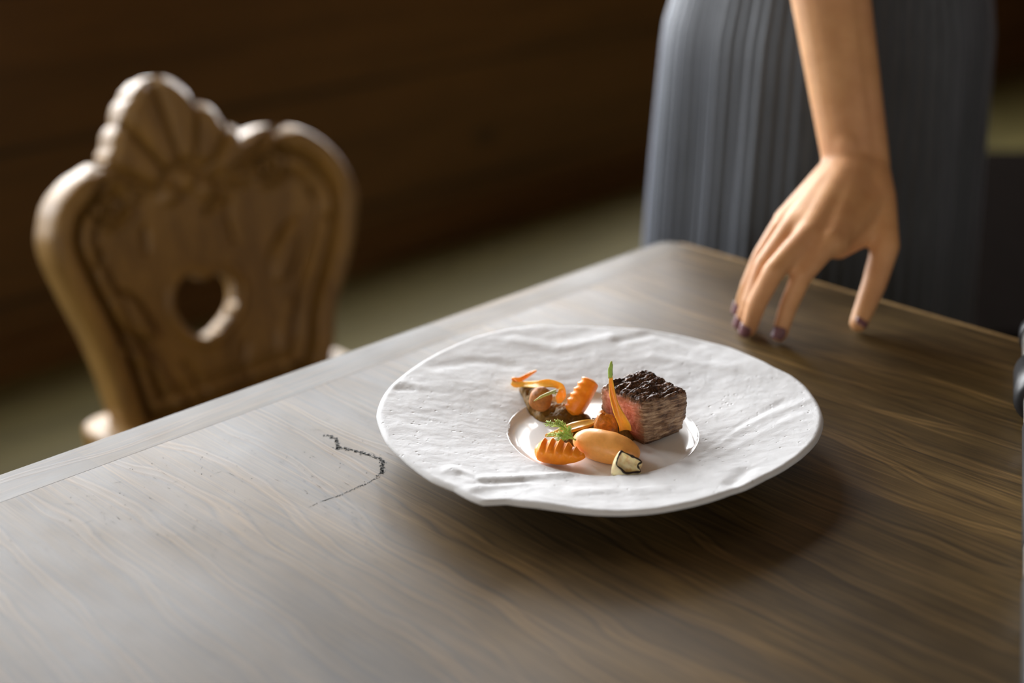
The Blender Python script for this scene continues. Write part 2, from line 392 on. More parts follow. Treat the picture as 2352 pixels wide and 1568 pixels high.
    ang = np.arctan2(Y2 - ay, X2 - ax) + .06; rr = np.hypot(X2 - ax, Y2 - ay)
    rib = 1 - np.exp(-(np.cos((ang - PI / 2) * 7.4) / .33) ** 2)
    fan = (rr > .042) & (ang > .42) & (ang < PI - .38) & (Y2 > .245)
    h = np.where(fan, -.004 + .009 * np.clip(rib, 0, 1) * sst(.042, .06, rr) - .006 * (1 - sst(0, .010, dO)), h)
    # row of lobes under the shell
    lob = (rr <= .042) & (rr > .014) & (ang > .1) & (ang < PI - .1)
    h = np.where(lob, -.003 + .006 * np.abs(np.sin(ang * 3.0)) * np.sin((rr - .014) / .028 * PI), h)
    def stroke(pts, wd, dep):
        nonlocal h
        P_ = np.array(pts)
        best = np.full(X.shape, 9.)
        for a_, b_ in zip(P_[:-1], P_[1:]):
            d_ = b_ - a_; t = np.clip(((X2 - a_[0]) * d_[0] + (Y2 - a_[1]) * d_[1]) / (d_ @ d_ + 1e-12), 0, 1)
            best = np.minimum(best, np.hypot(X2 - a_[0] - t * d_[0], Y2 - a_[1] - t * d_[1]))
        h = h + dep * np.clip(1 - (best / wd) ** 2, 0, 1)
    def spiral(c_, r0, turns, a0, sgn):
        return [(c_[0] + r0 * (1 - t * .85) * math.cos(a0 + sgn * t * turns * 2 * PI), c_[1] + r0 * (1 - t * .85) * math.sin(a0 + sgn * t * turns * 2 * PI)) for t in np.linspace(0, 1, 46)]
    disc = np.hypot(X2 - .092, Y2 - .255) < .029; h = np.where(disc & ~fan, .001, h)
    stroke(spiral((.092, .255), .026, 1.7, 1.2, -1), .0050, -.0085)
    disc = np.hypot(X2 + .128, Y2 - .252) < .029; h = np.where(disc & ~fan, .001, h)
    stroke(spiral((-.128, .252), .026, 1.7, PI - 1.2, 1), .0050, -.0085)
    # S strokes beside the scrolls, leaves, cut marks above the heart
    stroke([(-.006, .218), (.012, .226), (.034, .229)], .0055, -.006); stroke([(.028, .226), (.022, .205), (.026, .178)], .0055, -.006)
    stroke([(-.090, .214), (-.092, .200), (-.093, .190)], .0055, -.006)
    def leaf(c_, L_, W_, an):
        nonlocal h
        x = (X2 - c_[0]) * math.cos(an) + (Y2 - c_[1]) * math.sin(an); y = -(X2 - c_[0]) * math.sin(an) + (Y2 - c_[1]) * math.cos(an)
        wv = W_ * np.sqrt(np.clip(1 - (x / L_) ** 2, 0, 1)) * (1 + .35 * x / L_)
        q = np.abs(y) / (wv + 1e-6); h = np.where((np.abs(x) < L_) & (q < 1), .004 * (1 - q ** 2) - .002, h)
        h = np.where((np.abs(x) < L_ * 1.12) & (np.abs(q - 1.18) < .18) & (wv > 1e-4), h - .005, h)
    leaf((.095, .150), .042, .015, 4.15); leaf((-.130, .120), .038, .016, -.95 + PI)
    stroke([(.146, .232), (.160, .222), (.150, .208)], .006, -.005); stroke([(.160, .180), (.166, .168)], .005, -.005)
    stroke([(-.15, .20), (-.165, .185), (-.172, .16)], .005, -.004)
    stroke([(-.155, .09), (-.115, .058), (-.098, .01)], .006, .005); stroke([(.085, .085), (.062, .05), (.056, .0)], .006, .005)
    stroke([(-.075, .05), (-.060, .025), (-.062, -.01)], .005, -.004); stroke([(.015, .05), (.004, .025), (.006, -.01)], .005, -.004)
    edge = np.minimum(dO, dH)
    h = h - .0016 * (1 - sst(0, .004, edge)) * (~fan)
    for r_, w_, d_ in ((.0322, .0060, .0060), (.0550, .0050, .0035)):
        h = h - d_ * np.clip(1 - ((dO - r_) / w_) ** 2, 0, 1) * (~shell)
    h = np.where(dH < .012, np.minimum(h, .0) + .003 * np.sqrt(np.clip(1 - ((dH - .006) / .006) ** 2, 0, 1)), h)
    h = h * 1.7
    c12, s12 = math.cos(TH), math.sin(TH)
    # local chair frame: x along the seat, y backwards, z up
    def W(u, v, d): # d = depth behind the front face
        return (u, -.03 + v * s12 + d * c12, .45 + v * c12 - d * s12)
    idx = -np.ones(X.shape, int); V = []; F = []
    for i in range(X.shape[0]):
        for j in range(X.shape[1]):
            if nb[i, j] > 0: idx[i, j] = len(V); V.append(W(X2[i, j], Y2[i, j], -h[i, j]))
    nfront = len(V); back = {}
    cells = np.argwhere(cell); ec = {}
    for i, j in cells:
        q = (idx[i, j], idx[i + 1, j], idx[i + 1, j + 1], idx[i, j + 1]); F.append(q)
        for a_, b_ in zip(q, q[1:] + q[:1]): ec[(a_, b_)] = 1
    UV = {idx[i, j]: (X2[i, j], Y2[i, j]) for i, j in np.argwhere(nb > 0)}
    TK = .034
    for (a_, b_) in [e for e in ec if (e[1], e[0]) not in ec]:
        for k in (a_, b_):
            if k not in back:
                ring = []
                for d in (.009, TK - .004, TK): 
                    u, v = UV[k]; ring.append(len(V)); V.append(W(u, v, d))
                back[k] = ring
        A_, B_ = [a_] + back[a_], [b_] + back[b_]
        for t in range(3): F.append((B_[t], A_[t], A_[t + 1], B_[t + 1]))
    bidx = {}
    for i, j in cells:
        q = []
        for a_ in (idx[i, j], idx[i, j + 1], idx[i + 1, j + 1], idx[i + 1, j]):
            if a_ in back: q.append(back[a_][-1])
            else:
                if a_ not in bidx: bidx[a_] = len(V); V.append(W(*UV[a_], TK))
                q.append(bidx[a_])
        F.append(tuple(q))
    me = bpy.data.meshes.new('back_panel'); me.from_pydata(V, [], F); me.validate(); me.update()
    o = link('back_panel', me, M['chair'], chair)
    return o
chair_back()
prism('seat', [(-.172, -.40), (-.185, -.385), (-.205, .0), (-.198, .02), (-.18, .028), (.128, .022), (.145, .015), (.152, -.005), (.150, -.385), (.142, -.40)], .418, .45, M['chair'], chair, .008)
for x0, y0, x1, y1 in ((-.13, -.33, -.17, -.39), (.10, -.33, .14, -.39), (-.14, -.06, -.19, .05), (.11, -.06, .16, .05)):
    pts = [Vector((x0, y0, .4195)).lerp(Vector((x1, y1, 0)), t) for t in (0, .15, .3, .5, .7, .9, 1)]
    tubes('leg', [(pts, [.020, .020, .024, .021, .017, .014, .014])], M['chair'], chair, 14)
boxes('seat_batten', [(-.17, .14, -.35, -.29, .398, .4178), (-.18, .15, -.09, -.03, .398, .4178)], M['chair'], chair, .003)

# ------------------------------------------------------------------ dark bench at the wall side
bench = empty('upholstered_bench', (1.16, 2.20, 0), 0)
tag(bench, 'wide black upholstered bench standing behind the grey skirt', 'bench')
boxes('cushion', [(-.56, .56, -.48, .48, .34, .46)], M['leather'], bench, .03, 4)
boxes('seat_frame', [(-.54, .54, -.46, .46, .26, .3405)], M['leather'], bench, .004)
for sx in (-1, 1):
    for sy in (-1, 1): boxes('leg', [(sx * .50 - .025, sx * .50 + .025, sy * .42 - .025, sy * .42 + .025, 0, .2605)], M['leather'], bench, .003)

# ------------------------------------------------------------------ plate
PC = Vector((.0565, .8300, TZ)); RIM_Z = .0255; WELL_R = .0605; WC = Vector((.0580, .8185)); FLOOR_Z = .0100; LIP_Z = .0136
g = G('matte_bisque'); v = g.coord()
n1 = g.noise(v, 260, 5, .65); n2 = g.noise(g.coord(scale=(1, .45, 1), rot=(0, 0, .4)), 90, 4, .6)
pit = g.node('ShaderNodeTexVoronoi', i_Vector=v, i_Scale=230, i_Randomness=1.0).outputs['Distance']
sel = g.noise(v, 140, 2)
pits = g.math('MULTIPLY', g.ramp(pit, [(.08, 1.0), (.26, 0.0)]), g.ramp(sel, [(.50, 0.0), (.66, 1.0)]))
hh = g.math('SUBTRACT', g.math('ADD', g.math('MULTIPLY', n1, .75), g.math('MULTIPLY', n2, .6)), g.math('MULTIPLY', pits, 1.6))
g.bump(hh, .48, .0010)
M['bisque'] = g.set(Base_Color=g.ramp(n2, [(.3, (.575, .578, .582)), (.7, (.62, .623, .627))]), Roughness=.78)
M['glaze'] = plain('white_glaze', (.85, .85, .845), .13, var=.01)
RP = [(57,500),(72,440),(108,380),(180,310),(250,258),(330,210),(420,165),(530,120),(640,90),(760,68),(880,56),(960,60),(1080,60),(1230,68),(1400,78),(1540,100),(1700,135),(1820,165),(1940,215),(2050,270),(2125,303),(2190,350),(2240,410),(2270,460),(2287,520),(2281,570),(2255,630),(2200,690),(2120,750),(2000,815),(1900,865),(1830,886),(1740,918),(1600,953),(1450,978),(1300,990),(1150,988),(1000,973),(850,953),(700,933),(580,938),(520,915),(440,870),(330,825),(250,770),(170,700),(110,640),(75,570)]
rp = []
for u, v_ in RP:
    q = on_z(840 + u / 2.178, 720 + v_ / 2.178, TZ + RIM_Z - .001) - PC; rp.append((math.atan2(q.y, q.x), math.hypot(q.x, q.y)))
rp.sort(); TA = np.array([a for a, r in rp]); TR = np.array([r for a, r in rp])
TA = np.concatenate([TA - 2 * PI, TA, TA + 2 * PI]); TR = np.tile(TR, 3)
def rim_r(a): return float(np.interp(a, TA, TR))
FOLDS = [([(1040, 1085), (1090, 1108), (1160, 1098), (1225, 1088), (1300, 1072)], .0050, .0022), ([(1085, 1135), (1130, 1120), (1200, 1112)], .004, .0015), ([(1060, 1098), (1120, 1118), (1200, 1105)], .003, -.0013),
         ([(1600, 1030), (1680, 985), (1760, 955), (1850, 930)], .004, .0007), ([(1610, 1020), (1700, 970), (1800, 925)], .003, -.0007), ([(1620, 1045), (1720, 1005), (1840, 960)], .004, .0005),
         ([(905, 895), (935, 888), (960, 895)], .004, .0007), ([(915, 905), (945, 902)], .003, -.0009), ([(1680, 1120), (1700, 1100), (1715, 1085)], .005, -.0018),
         ([(1180, 790), (1280, 800), (1400, 785)], .006, .0012), ([(1420, 790), (1500, 775), (1600, 800)], .005, -.0012), ([(1500, 820), (1600, 835), (1680, 850)], .006, .001), ([(1000, 850), (1100, 830), (1180, 835)], .006, -.0009), ([(1320, 1130), (1420, 1120), (1520, 1125)], .006, .0012)]
FW = [([on_z(x, y, TZ + .021) for x, y in pts], wd, am) for pts, wd, am in FOLDS]
def rim_prof(t): return LIP_Z + (RIM_Z - LIP_Z) * (t ** .85)
def fold(x, y):
    s = 0
    for pts, wd, am in FW:
        best = 9
        for p, q in zip(pts, pts[1:]):
            dx, dy = q.x - p.x, q.y - p.y; t = max(0, min(1, ((x - p.x) * dx + (y - p.y) * dy) / (dx * dx + dy * dy)))
            d = math.hypot(x - p.x - t * dx, y - p.y - t * dy)
            if d < best: best = d
        if best < 3 * wd: s += .85 * am * math.exp(-(best / wd) ** 2)
    return s
def plate_z(x, y):       # height of the plate's upper face above the table
    dx, dy = x - WC.x, y - WC.y; r = math.hypot(dx, dy)
    if r < WELL_R - .005: return FLOOR_Z
    if r < WELL_R: return FLOOR_Z + (LIP_Z - FLOOR_Z) * ((r - WELL_R + .005) / .005)
    a = math.atan2(y - PC.y, x - PC.x); return rim_prof(min(1, (r - WELL_R) / (rim_r(a) - WELL_R)))
plate = empty('dinner_plate', PC)
tag(plate, 'large irregular white ceramic plate with rough rim holding the food', 'plate')
def build_rim():
    NT, NR = 420, 84; V, F = [], []
    rows = []
    for i in range(NR + 1):
        t = i / NR; row = []
        for k in range(NT):
            a = 2 * PI * k / NT - PI; R_ = rim_r(a)
            ox = PC.x + R_ * math.cos(a); oy = PC.y + R_ * math.sin(a)
            jag = .0018 * noise.noise((math.cos(a) * 4, math.sin(a) * 4, 3.1)) + .0006 * noise.noise((math.cos(a) * 24, math.sin(a) * 24, 1.1))
            ix = WC.x + (WELL_R + jag) * math.cos(a); iy = WC.y + (WELL_R + jag) * math.sin(a)
            x = ix + (ox - ix) * t; y = iy + (oy - iy) * t
            e = min(1, t * 8) * min(1, (1 - t) * 14 + .35)
            z = rim_prof(t) + e * (.0008 * fbm((x * 18, y * 18, 0), 2) + 0.00026 * fbm((x * 75 + 5, y * 120, 2), 4) + fold(x, y))
            ed = max(0, (t - .96) / .04); z -= .0016 * ed * ed
            row.append(len(V)); V.append((x - PC.x, y - PC.y, z))
        rows.append(row)
    def ring(fn):
        row = []
        for k in range(NT):
            a = 2 * PI * k / NT - PI; x, y, z = fn(a); row.append(len(V)); V.append((x, y, z))
        rows.append(row)
    ez = {k: V[rows[NR][k]][2] for k in range(NT)}
    def e(a): return ez[min(NT - 1, max(0, int(round((a + PI) / (2 * PI) * NT)) % NT))]
    ring(lambda a: ((rim_r(a) + .0006) * math.cos(a), (rim_r(a) + .0006) * math.sin(a), e(a) - .0015))
    ring(lambda a: ((rim_r(a) - .0012) * math.cos(a), (rim_r(a) - .0012) * math.sin(a), e(a) - .0030))
    ring(lambda a: ((rim_r(a) - .005) * math.cos(a), (rim_r(a) - .005) * math.sin(a), e(a) - .0046))
    for t in (.85, .7, .5, .3): ring(lambda a, t=t: ((.075 + (rim_r(a) - .075) * t) * math.cos(a), (.075 + (rim_r(a) - .075) * t) * math.sin(a), .004 + (RIM_Z - .0105) * t ** .8))
    ring(lambda a: (.074 * math.cos(a), .074 * math.sin(a), .0005)); ring(lambda a: (.070 * math.cos(a), .070 * math.sin(a), .0005)); ring(lambda a: (.068 * math.cos(a), .068 * math.sin(a), .003))
    ring(lambda a: (.030 * math.cos(a), .030 * math.sin(a), .003)); ring(lambda a: (.001 * math.cos(a), .001 * math.sin(a), .003))
    for r0, r1 in zip(rows, rows[1:]):
        for k in range(NT): F.append((r0[k], r0[(k + 1) % NT], r1[(k + 1) % NT], r1[k]))
    return raw('rim', V, F, M['bisque'], plate)
build_rim()
WO = (WC.x - PC.x, WC.y - PC.y, 0)
lathe('well', [(.0005, FLOOR_Z)] + [(r, FLOOR_Z + .0002 * (r / .055) ** 2) for r in (.01, .02, .03, .04, .05, .0545)] + [(.0562, .0105), (.0582, .0113), (.0597, .0124), (.0605, .0134), (.0610, .0140), (.0622, .0136), (.0624, .010), (.05, .0060), (.0005, .0055)], M['glaze'], plate, 128, WO)

ZW = TZ + FLOOR_Z      # the level the food stands on
# ------------------------------------------------------------------ beef
def beef_mat():
    g = G('seared_beef'); z = g.attr('zone'); sp = g.node('ShaderNodeSeparateColor'); g.put(sp.inputs[0], z.outputs['Color'])
    v = g.coord(); n = g.noise(v, 420, 5, .65); n2 = g.noise(v, 150, 4, .6)
    crust = g.ramp(n, [(.32, (.012, .005, .0025)), (.5, (.060, .024, .011)), (.66, (.23, .105, .048))])
    pink = g.ramp(n2, [(.3, (.42, .105, .062)), (.55, (.60, .20, .125)), (.75, (.74, .34, .23))])
    rimc = g.ramp(n, [(.3, (.16, .065, .028)), (.7, (.36, .19, .095))])
    fib = g.noise(g.coord(scale=(.14, .14, 1.0), rot=(.12, -.10, 0)), 620, 4, .65)
    side = g.ramp(g.math('ADD', g.math('MULTIPLY', fib, .65), g.math('MULTIPLY', n2, .35)), [(.38, (.060, .026, .012)), (.48, (.20, .110, .060)), (.60, (.46, .31, .19))])
    col = g.mix(sp.outputs[1], side, g.mix(sp.outputs[2], rimc, pink))
    col = g.mix(sp.outputs[0], col, crust)
    g.bump(g.math('ADD', g.math('MULTIPLY', n, .7), g.math('MULTIPLY', fib, .6)), .8, .0011)
    r = g.ramp(n2, [(.35, .34), (.65, .58)])
    return g.set(Base_Color=col, Roughness=r, Specular_IOR_Level=.4, Subsurface_Weight=.05, Subsurface_Radius=(.003, .001, .0006), Subsurface_Scale=.5)
def beef():
    n = 84
    F0, R0, L0 = Vector((.0835, .8040, ZW)), Vector((.1105, .8255, ZW)), Vector((.0575, .8400, ZW)); B0 = Vector((.0880, .8560, ZW))
    F1, R1, L1, B1 = Vector((.0800, .7985, ZW + .0335)), Vector((.1125, .8180, ZW + .0335)), Vector((.0560, .8265, ZW + .0335)), Vector((.0865, .8460, ZW + .0375))
    idx = {}; V = []; F = []; Z = []
    def tri(a, b, c):       # a: F->R, b: F->L, c: up
        lo = F0 * (1 - a) * (1 - b) + R0 * a * (1 - b) + L0 * (1 - a) * b + B0 * a * b
        hi = F1 * (1 - a) * (1 - b) + R1 * a * (1 - b) + L1 * (1 - a) * b + B1 * a * b
        return lo.lerp(hi, c)
    def vert(i, j, k):
        key = (i, j, k)
        if key in idx: return idx[key]
        q = Vector((2 * i / n - 1, 2 * j / n - 1, 2 * k / n - 1)); m_ = max(abs(q.x), abs(q.y), abs(q.z))
        nm = (abs(q.x) ** 9 + abs(q.y) ** 9 + abs(q.z) ** 9) ** (1 / 9); s = q * (m_ / nm) if nm > 0 else q
        a, b, c = (s.x + 1) / 2, (s.y + 1) / 2, (s.z + 1) / 2
        p = tri(a, b, c); e = 1e-3
        ex = (tri(a + e, b, c) - tri(a - e, b, c)).normalized(); ey = (tri(a, b + e, c) - tri(a, b - e, c)).normalized(); ez = (tri(a, b, c + e) - tri(a, b, c - e)).normalized()
        wx, wy, wz = [abs(t) ** 7 * (1 if t > 0 else -1) for t in s]
        nrm = (ex * wx + ey * wy + ez * wz); nrm = nrm.normalized() if nrm.length > 0 else Vector((0, 0, 1))
        jit = .05 * fbm((p.x * 400, p.y * 400, p.z * 400), 3)
        topw = max(0, min(1, ((c + jit) - .90) / .07)); cutw = max(0, min(1, (.05 - a + jit * .35) / .035)); botw = max(0, min(1, (.07 - c + jit) / .05))
        # furrows of the seared top run from the back left towards the front right
        fu = fbm((a * 3.2 + b, b * 15 - a * 2.5, 1.7), 4); cr_ = fbm((p.x * 260, p.y * 260, p.z * 260), 4)
        big = fbm((p.x * 60 + 3, p.y * 60, p.z * 60), 2)
        lay = fbm((a * 2.5, b * 2, c * 16 + .8 * a), 3)
        cr2 = fbm((p.x * 700, p.y * 700, p.z * 700), 3)
        d = topw * (.0019 * fu + .0006 * cr_ + .0005 * cr2 + .0015 * big) + (1 - topw) * (1 - cutw) * (.0008 * lay + .0004 * cr_ + .00025 * cr2 + .0012 * big) + (1 - topw) * cutw * (.0004 * cr_ + .0007 * big)
        d += .0016 * (1 - (2 * c - 1) ** 2) * (1 - topw) - .0010 * cutw
        p = p + nrm * d
        if k == 0: p.z = ZW + .0002
        idx[key] = len(V); V.append(p)
        inner = max(0, min(1, (min(b, 1 - b, c * 1.3, (1 - c)) - .03 + jit * .8) / .20))
        Z.append((min(1, topw + .55 * botw * (1 - cutw)), cutw, inner, 1)); return idx[key]
    for i in range(n):
        for j in range(n):
            for k in (0, n): F.append((vert(i, j, k), vert(i + 1, j, k), vert(i + 1, j + 1, k), vert(i, j + 1, k)))
            for k in (0, n): F.append((vert(i, k, j), vert(i + 1, k, j), vert(i + 1, k, j + 1), vert(i, k, j + 1)))
            for k in (0, n): F.append((vert(k, i, j), vert(k, i + 1, j), vert(k, i + 1, j + 1), vert(k, i, j + 1)))
    o = raw('beef_fillet', V, F, beef_mat())
    at = o.data.color_attributes.new('zone', 'FLOAT_COLOR', 'POINT'); at.data.foreach_set('color', np.array(Z, dtype=np.float32).ravel())
    tag(o, 'block of seared beef with pink cut face, standing on the plate', 'meat')
beef()

# ------------------------------------------------------------------ vegetables
def veg(name, col, rough=.3, var=.15, sss=.3, scale=220, bump=.0003, col2=None):
    g = G(name); v = g.coord(); n = g.noise(v, scale, 4, .6)
    c = g.ramp(n, [(.3, tuple(x * (1 - var) for x in (col2 or col))), (.7, tuple(min(1, x * (1 + var)) for x in col))])
    g.bump(n, .5, bump)
    return g.set(Base_Color=c, Roughness=rough, Subsurface_Weight=sss, Subsurface_Radius=(.004, .0015, .0005), Subsurface_Scale=.6, Specular_IOR_Level=.3)
M['carrot'] = veg('cooked_carrot', (1.0, .29, .018), .36)
M['quenelle'] = veg('carrot_puree', (.86, .40, .105), .36, .05, .25, 500, .00015)
M['puree'] = veg('brown_puree', (.17, .090, .014), .7, .4, .1, 420, .0012)
M['mushroom'] = veg('roast_mushroom', (.36, .135, .030), .6, .3, .1, 300, .0006)
M['gold_mushroom'] = veg('golden_mushroom', (.46, .17, .024), .36, .35, .1, 420, .0007)
M['shaving'] = veg('carrot_shaving', (.95, .47, .055), .25, .12, .4, 260, .0002)
M['shaving'].node_tree.nodes['Principled BSDF'].inputs['Transmission Weight'].default_value = .12
M['slice'] = veg('yellow_carrot', (.62, .33, .055), .24, .2, .25)
M['green'] = veg('fresh_green', (.36, .52, .11), .5, .25, .15)
M['stem'] = veg('pale_stem', (.46, .50, .17), .35, .2, .2)
M['onion'] = veg('pale_onion', (.90, .80, .50), .35, .12, .35, 160)
g_ = M['onion'].node_tree; bs = g_.nodes['Principled BSDF']
gg = G.__new__(G); gg.m = M['onion']; gg.t = g_; gg.n = g_.nodes; gg.b = bs
lk = bs.inputs['Base Color'].links[0].from_socket
gg.put(bs.inputs['Base Color'], gg.mix(gg.ramp(gg.noise(gg.coord(), 190, 3), [(.48, 0.0), (.66, .7)]), lk, (.72, .42, .14)))
M['char'] = veg('charred_onion', (.022, .010, .007), .45, .4, 0, 600, .0006)

def carrot(name, p0, p1, wid, hgt, up, nridge, amp, label, taper=(.35, .2), sharp=1):
    p0, p1 = Vector(p0), Vector(p1); t = (p1 - p0).normalized(); up = Vector(up); s = t.cross(up).normalized(); up = s.cross(t).normalized()
    NS, NC = 90, 40; V, F = [], []; L_ = (p1 - p0).length
    for i in range(NS + 1):
        x = i / NS
        env = min(1, (x / .10) ** .5 if x < .10 else 1) * (1 - (1 - taper[0]) * max(0, (.35 - x) / .35) ** 2) * (1 - (1 - taper[1]) * max(0, (x - .45) / .55) ** 1.7) * min(1, max(0.02, (1 - x) / .05) ** .5)
        for k in range(NC):
            a = 2 * PI * k / NC; ca, sa = math.cos(a), math.sin(a)
            e = .72; cx = abs(ca) ** e * (1 if ca > 0 else -1); sy = abs(sa) ** e * (1 if sa > 0 else -1)
            if sa < 0: sy *= .75
            topw = max(0, min(1, (sa + .15) * 1.8)) ** sharp
            rg = amp * topw * (.6 - abs(math.sin(PI * (x * nridge + .08 * ca)))) * min(1, env * 1.4)
            q = p0 + t * (x * L_) + s * (cx * wid * env) + up * (sy * hgt * env + rg)
            q += (s * ca + up * sa) * (.00025 * noise.noise(q * 300))
            V.append(q)
    for i in range(NS):
        for k in range(NC): F.append((i * NC + k, i * NC + (k + 1) % NC, (i + 1) * NC + (k + 1) % NC, (i + 1) * NC + k))
    F.append(tuple(range(NC))[::-1]); F.append(tuple(NS * NC + k for k in range(NC)))
    return tag(raw(name, V, F, M['carrot']), label, 'carrot', 'ridged carrot pieces')
a0 = on_z(1228, 1033, ZW + .0066); a1 = on_z(1345, 1050, ZW + .0062)
carrot('carrot_piece', a0, a1, .0078, .0072, (.10, -.25, 1), 6.3, .0022, 'ridged orange carrot piece lying flat at the front of the plate', (.7, .16))
a0 = on_y(1313, 956, .843); a1 = on_y(1362, 872, .853)
carrot('carrot_piece', a0, a1, .0082, .0076, (-1.0, .30, .15), 6.5, .0013, 'ridged orange carrot piece standing upright beside the beef', (.70, .80), 5)

def blob(name, c, ax, rad, mat, seg=(56, 36), p=.5, nz=.0, nscale=200, power=2.0, up=(0, 0, 1), flat=None):
    ax = Vector(ax).normalized(); up = Vector(up); s = ax.cross(up).normalized(); up = s.cross(ax).normalized(); c = Vector(c); V, F = [], []
    NU, NV_ = seg
    for i in range(NV_ + 1):
        th = PI * i / NV_; x = -math.cos(th); r = max(0, 1 - abs(x) ** power) ** p
        for k in range(NU):
            a = 2 * PI * k / NU; q = c + ax * (x * rad[0]) + s * (r * rad[1] * math.cos(a)) + up * (r * rad[2] * math.sin(a))
            if nz: q = q + (q - c).normalized() * nz * fbm(q * nscale, 3)
            if flat is not None and q.z < flat: q.z = flat + (q.z - flat) * .05
            V.append(q)
    for i in range(NV_):
        for k in range(NU): F.append((i * NU + k, i * NU + (k + 1) % NU, (i + 1) * NU + (k + 1) % NU, (i + 1) * NU + k))
    bm = bmesh.new(); me = bpy.data.meshes.new(name); me.from_pydata([tuple(q) for q in V], [], F); bm.from_mesh(me); bmesh.ops.remove_doubles(bm, verts=bm.verts[:], dist=1e-6)
    bmesh.ops.recalc_face_normals(bm, faces=bm.faces); bm.to_mesh(me); bm.free()
    return link(name, me, mat)
q0 = on_z(1317, 1008, ZW + .0105); q1 = on_z(1470, 1049, ZW + .0070)
qc = (q0 + q1) / 2 + Vector((0, .003, -.0008))
tag(blob('puree_quenelle', qc, q1 - q0, ((q1 - q0).length / 2, .0112, .0098), M['quenelle'], p=.55, power=2.5, nz=.0004, nscale=140, flat=ZW + .0004), 'smooth pale orange oval scoop of puree beside the charred onion', 'puree')

def smear(name, px, widths, hts, label, seed):
    pts = [on_z(x, y, ZW) for x, y in px]; N_, K_ = 120, 56
    pts = catmull(pts, N_); wd = [float(x) for x in np.interp(np.linspace(0, 1, N_), np.linspace(0, 1, len(widths)), widths)]; ht = [float(x) for x in np.interp(np.linspace(0, 1, N_), np.linspace(0, 1, len(hts)), hts)]
    V, F = [], []
    for i, p in enumerate(pts):
        t = (pts[min(i + 1, N_ - 1)] - pts[max(i - 1, 0)]).normalized(); s = Vector((-t.y, t.x, 0)); u = i / (N_ - 1)
        en = math.sqrt(max(1e-4, 1 - abs(2 * u - 1) ** 6)); rag = 1 + .22 * noise.noise((u * 7, seed, 0))
        for k in range(K_):
            a = 2 * PI * k / K_; c_ = math.cos(a); x = p + s * (wd[i] * en * rag * c_)
            x.x += .0006 * noise.noise((x.x * 200, x.y * 200, seed)); base = TZ + plate_z(x.x, x.y) + .0002
            sa = math.sin(a)
            hgt = (ht[i] * en * sa ** .8 * (1 + .35 * fbm((x.x * 130, x.y * 130, seed), 3) + .16 * fbm((x.x * 600, x.y * 600, seed), 3))) if sa > 0 else 0
            V.append((x.x, x.y, base + hgt))
    for i in range(N_ - 1):
        for k in range(K_): F.append((i * K_ + k, i * K_ + (k + 1) % K_, (i + 1) * K_ + (k + 1) % K_, (i + 1) * K_ + k))
    F.append(tuple(range(K_))[::-1]); F.append(tuple((N_ - 1) * K_ + k for k in range(K_)))
    return tag(raw(name, V, F, M['puree']), label, 'puree', 'brown puree smears')
smear('brown_puree', [(1206, 908), (1225, 930), (1262, 950), (1300, 962), (1358, 972)], [.005, .0078, .0125, .013, .008], [.0045, .006, .0065, .006, .004], 'brown puree smear under the round mushroom at the back of the plate', 1.3)
smear('brown_puree', [(1296, 1024), (1322, 1008), (1362, 996), (1412, 998), (1458, 1008)], [.004, .008, .011, .0120, .0095], [.003, .0065, .0080, .0110, .0080], 'brown puree smear between the orange scoop and the beef', 5.1)

# round mushroom: cap with a short stalk end
c = on_z(1242, 916, ZW + .0140)
tag(blob('mushroom', c, (.35, .1, 1), (.0084, .0074, .0074), M['mushroom'], nz=.0007, nscale=170), 'round brown roasted mushroom sitting on the puree smear under the shaving', 'mushroom')
# golden mushroom piece: funnel with its narrow end up
c0 = on_z(1389, 1000, ZW + .0045)
def golden():
    V, F = [], []; NU, NVv = 48, 26
    prof = [(.0, .0150), (.0030, .0146), (.0050, .0132), (.0063, .0110), (.0071, .0080), (.0074, .0055), (.0071, .0025), (.0055, .0002), (.0, -.0008)]
    R_ = np.interp(np.linspace(0, 1, NVv), np.linspace(0, 1, 9), [r for r, z in prof]); Z_ = np.interp(np.linspace(0, 1, NVv), np.linspace(0, 1, 9), [z for r, z in prof])
    for r, z in zip(R_, Z_):
        for k in range(NU):
            a = 2 * PI * k / NU; q = Vector((r * math.cos(a) * 1.0 - z * .12 + .001, r * math.sin(a) * .85 + z * .1, z))
            q *= 1 + .10 * fbm(q * 220 + Vector((3, 1, 2)), 3) + .04 * math.cos(3 * a + 1); V.append(c0 + q)
    for i in range(NVv - 1):
        for k in range(NU): F.append((i * NU + k, i * NU + (k + 1) % NU, (i + 1) * NU + (k + 1) % NU, (i + 1) * NU + k))
    return raw('mushroom', V, F, M['gold_mushroom'])
tag(golden(), 'golden brown wedge of mushroom glistening in front of the beef', 'mushroom')

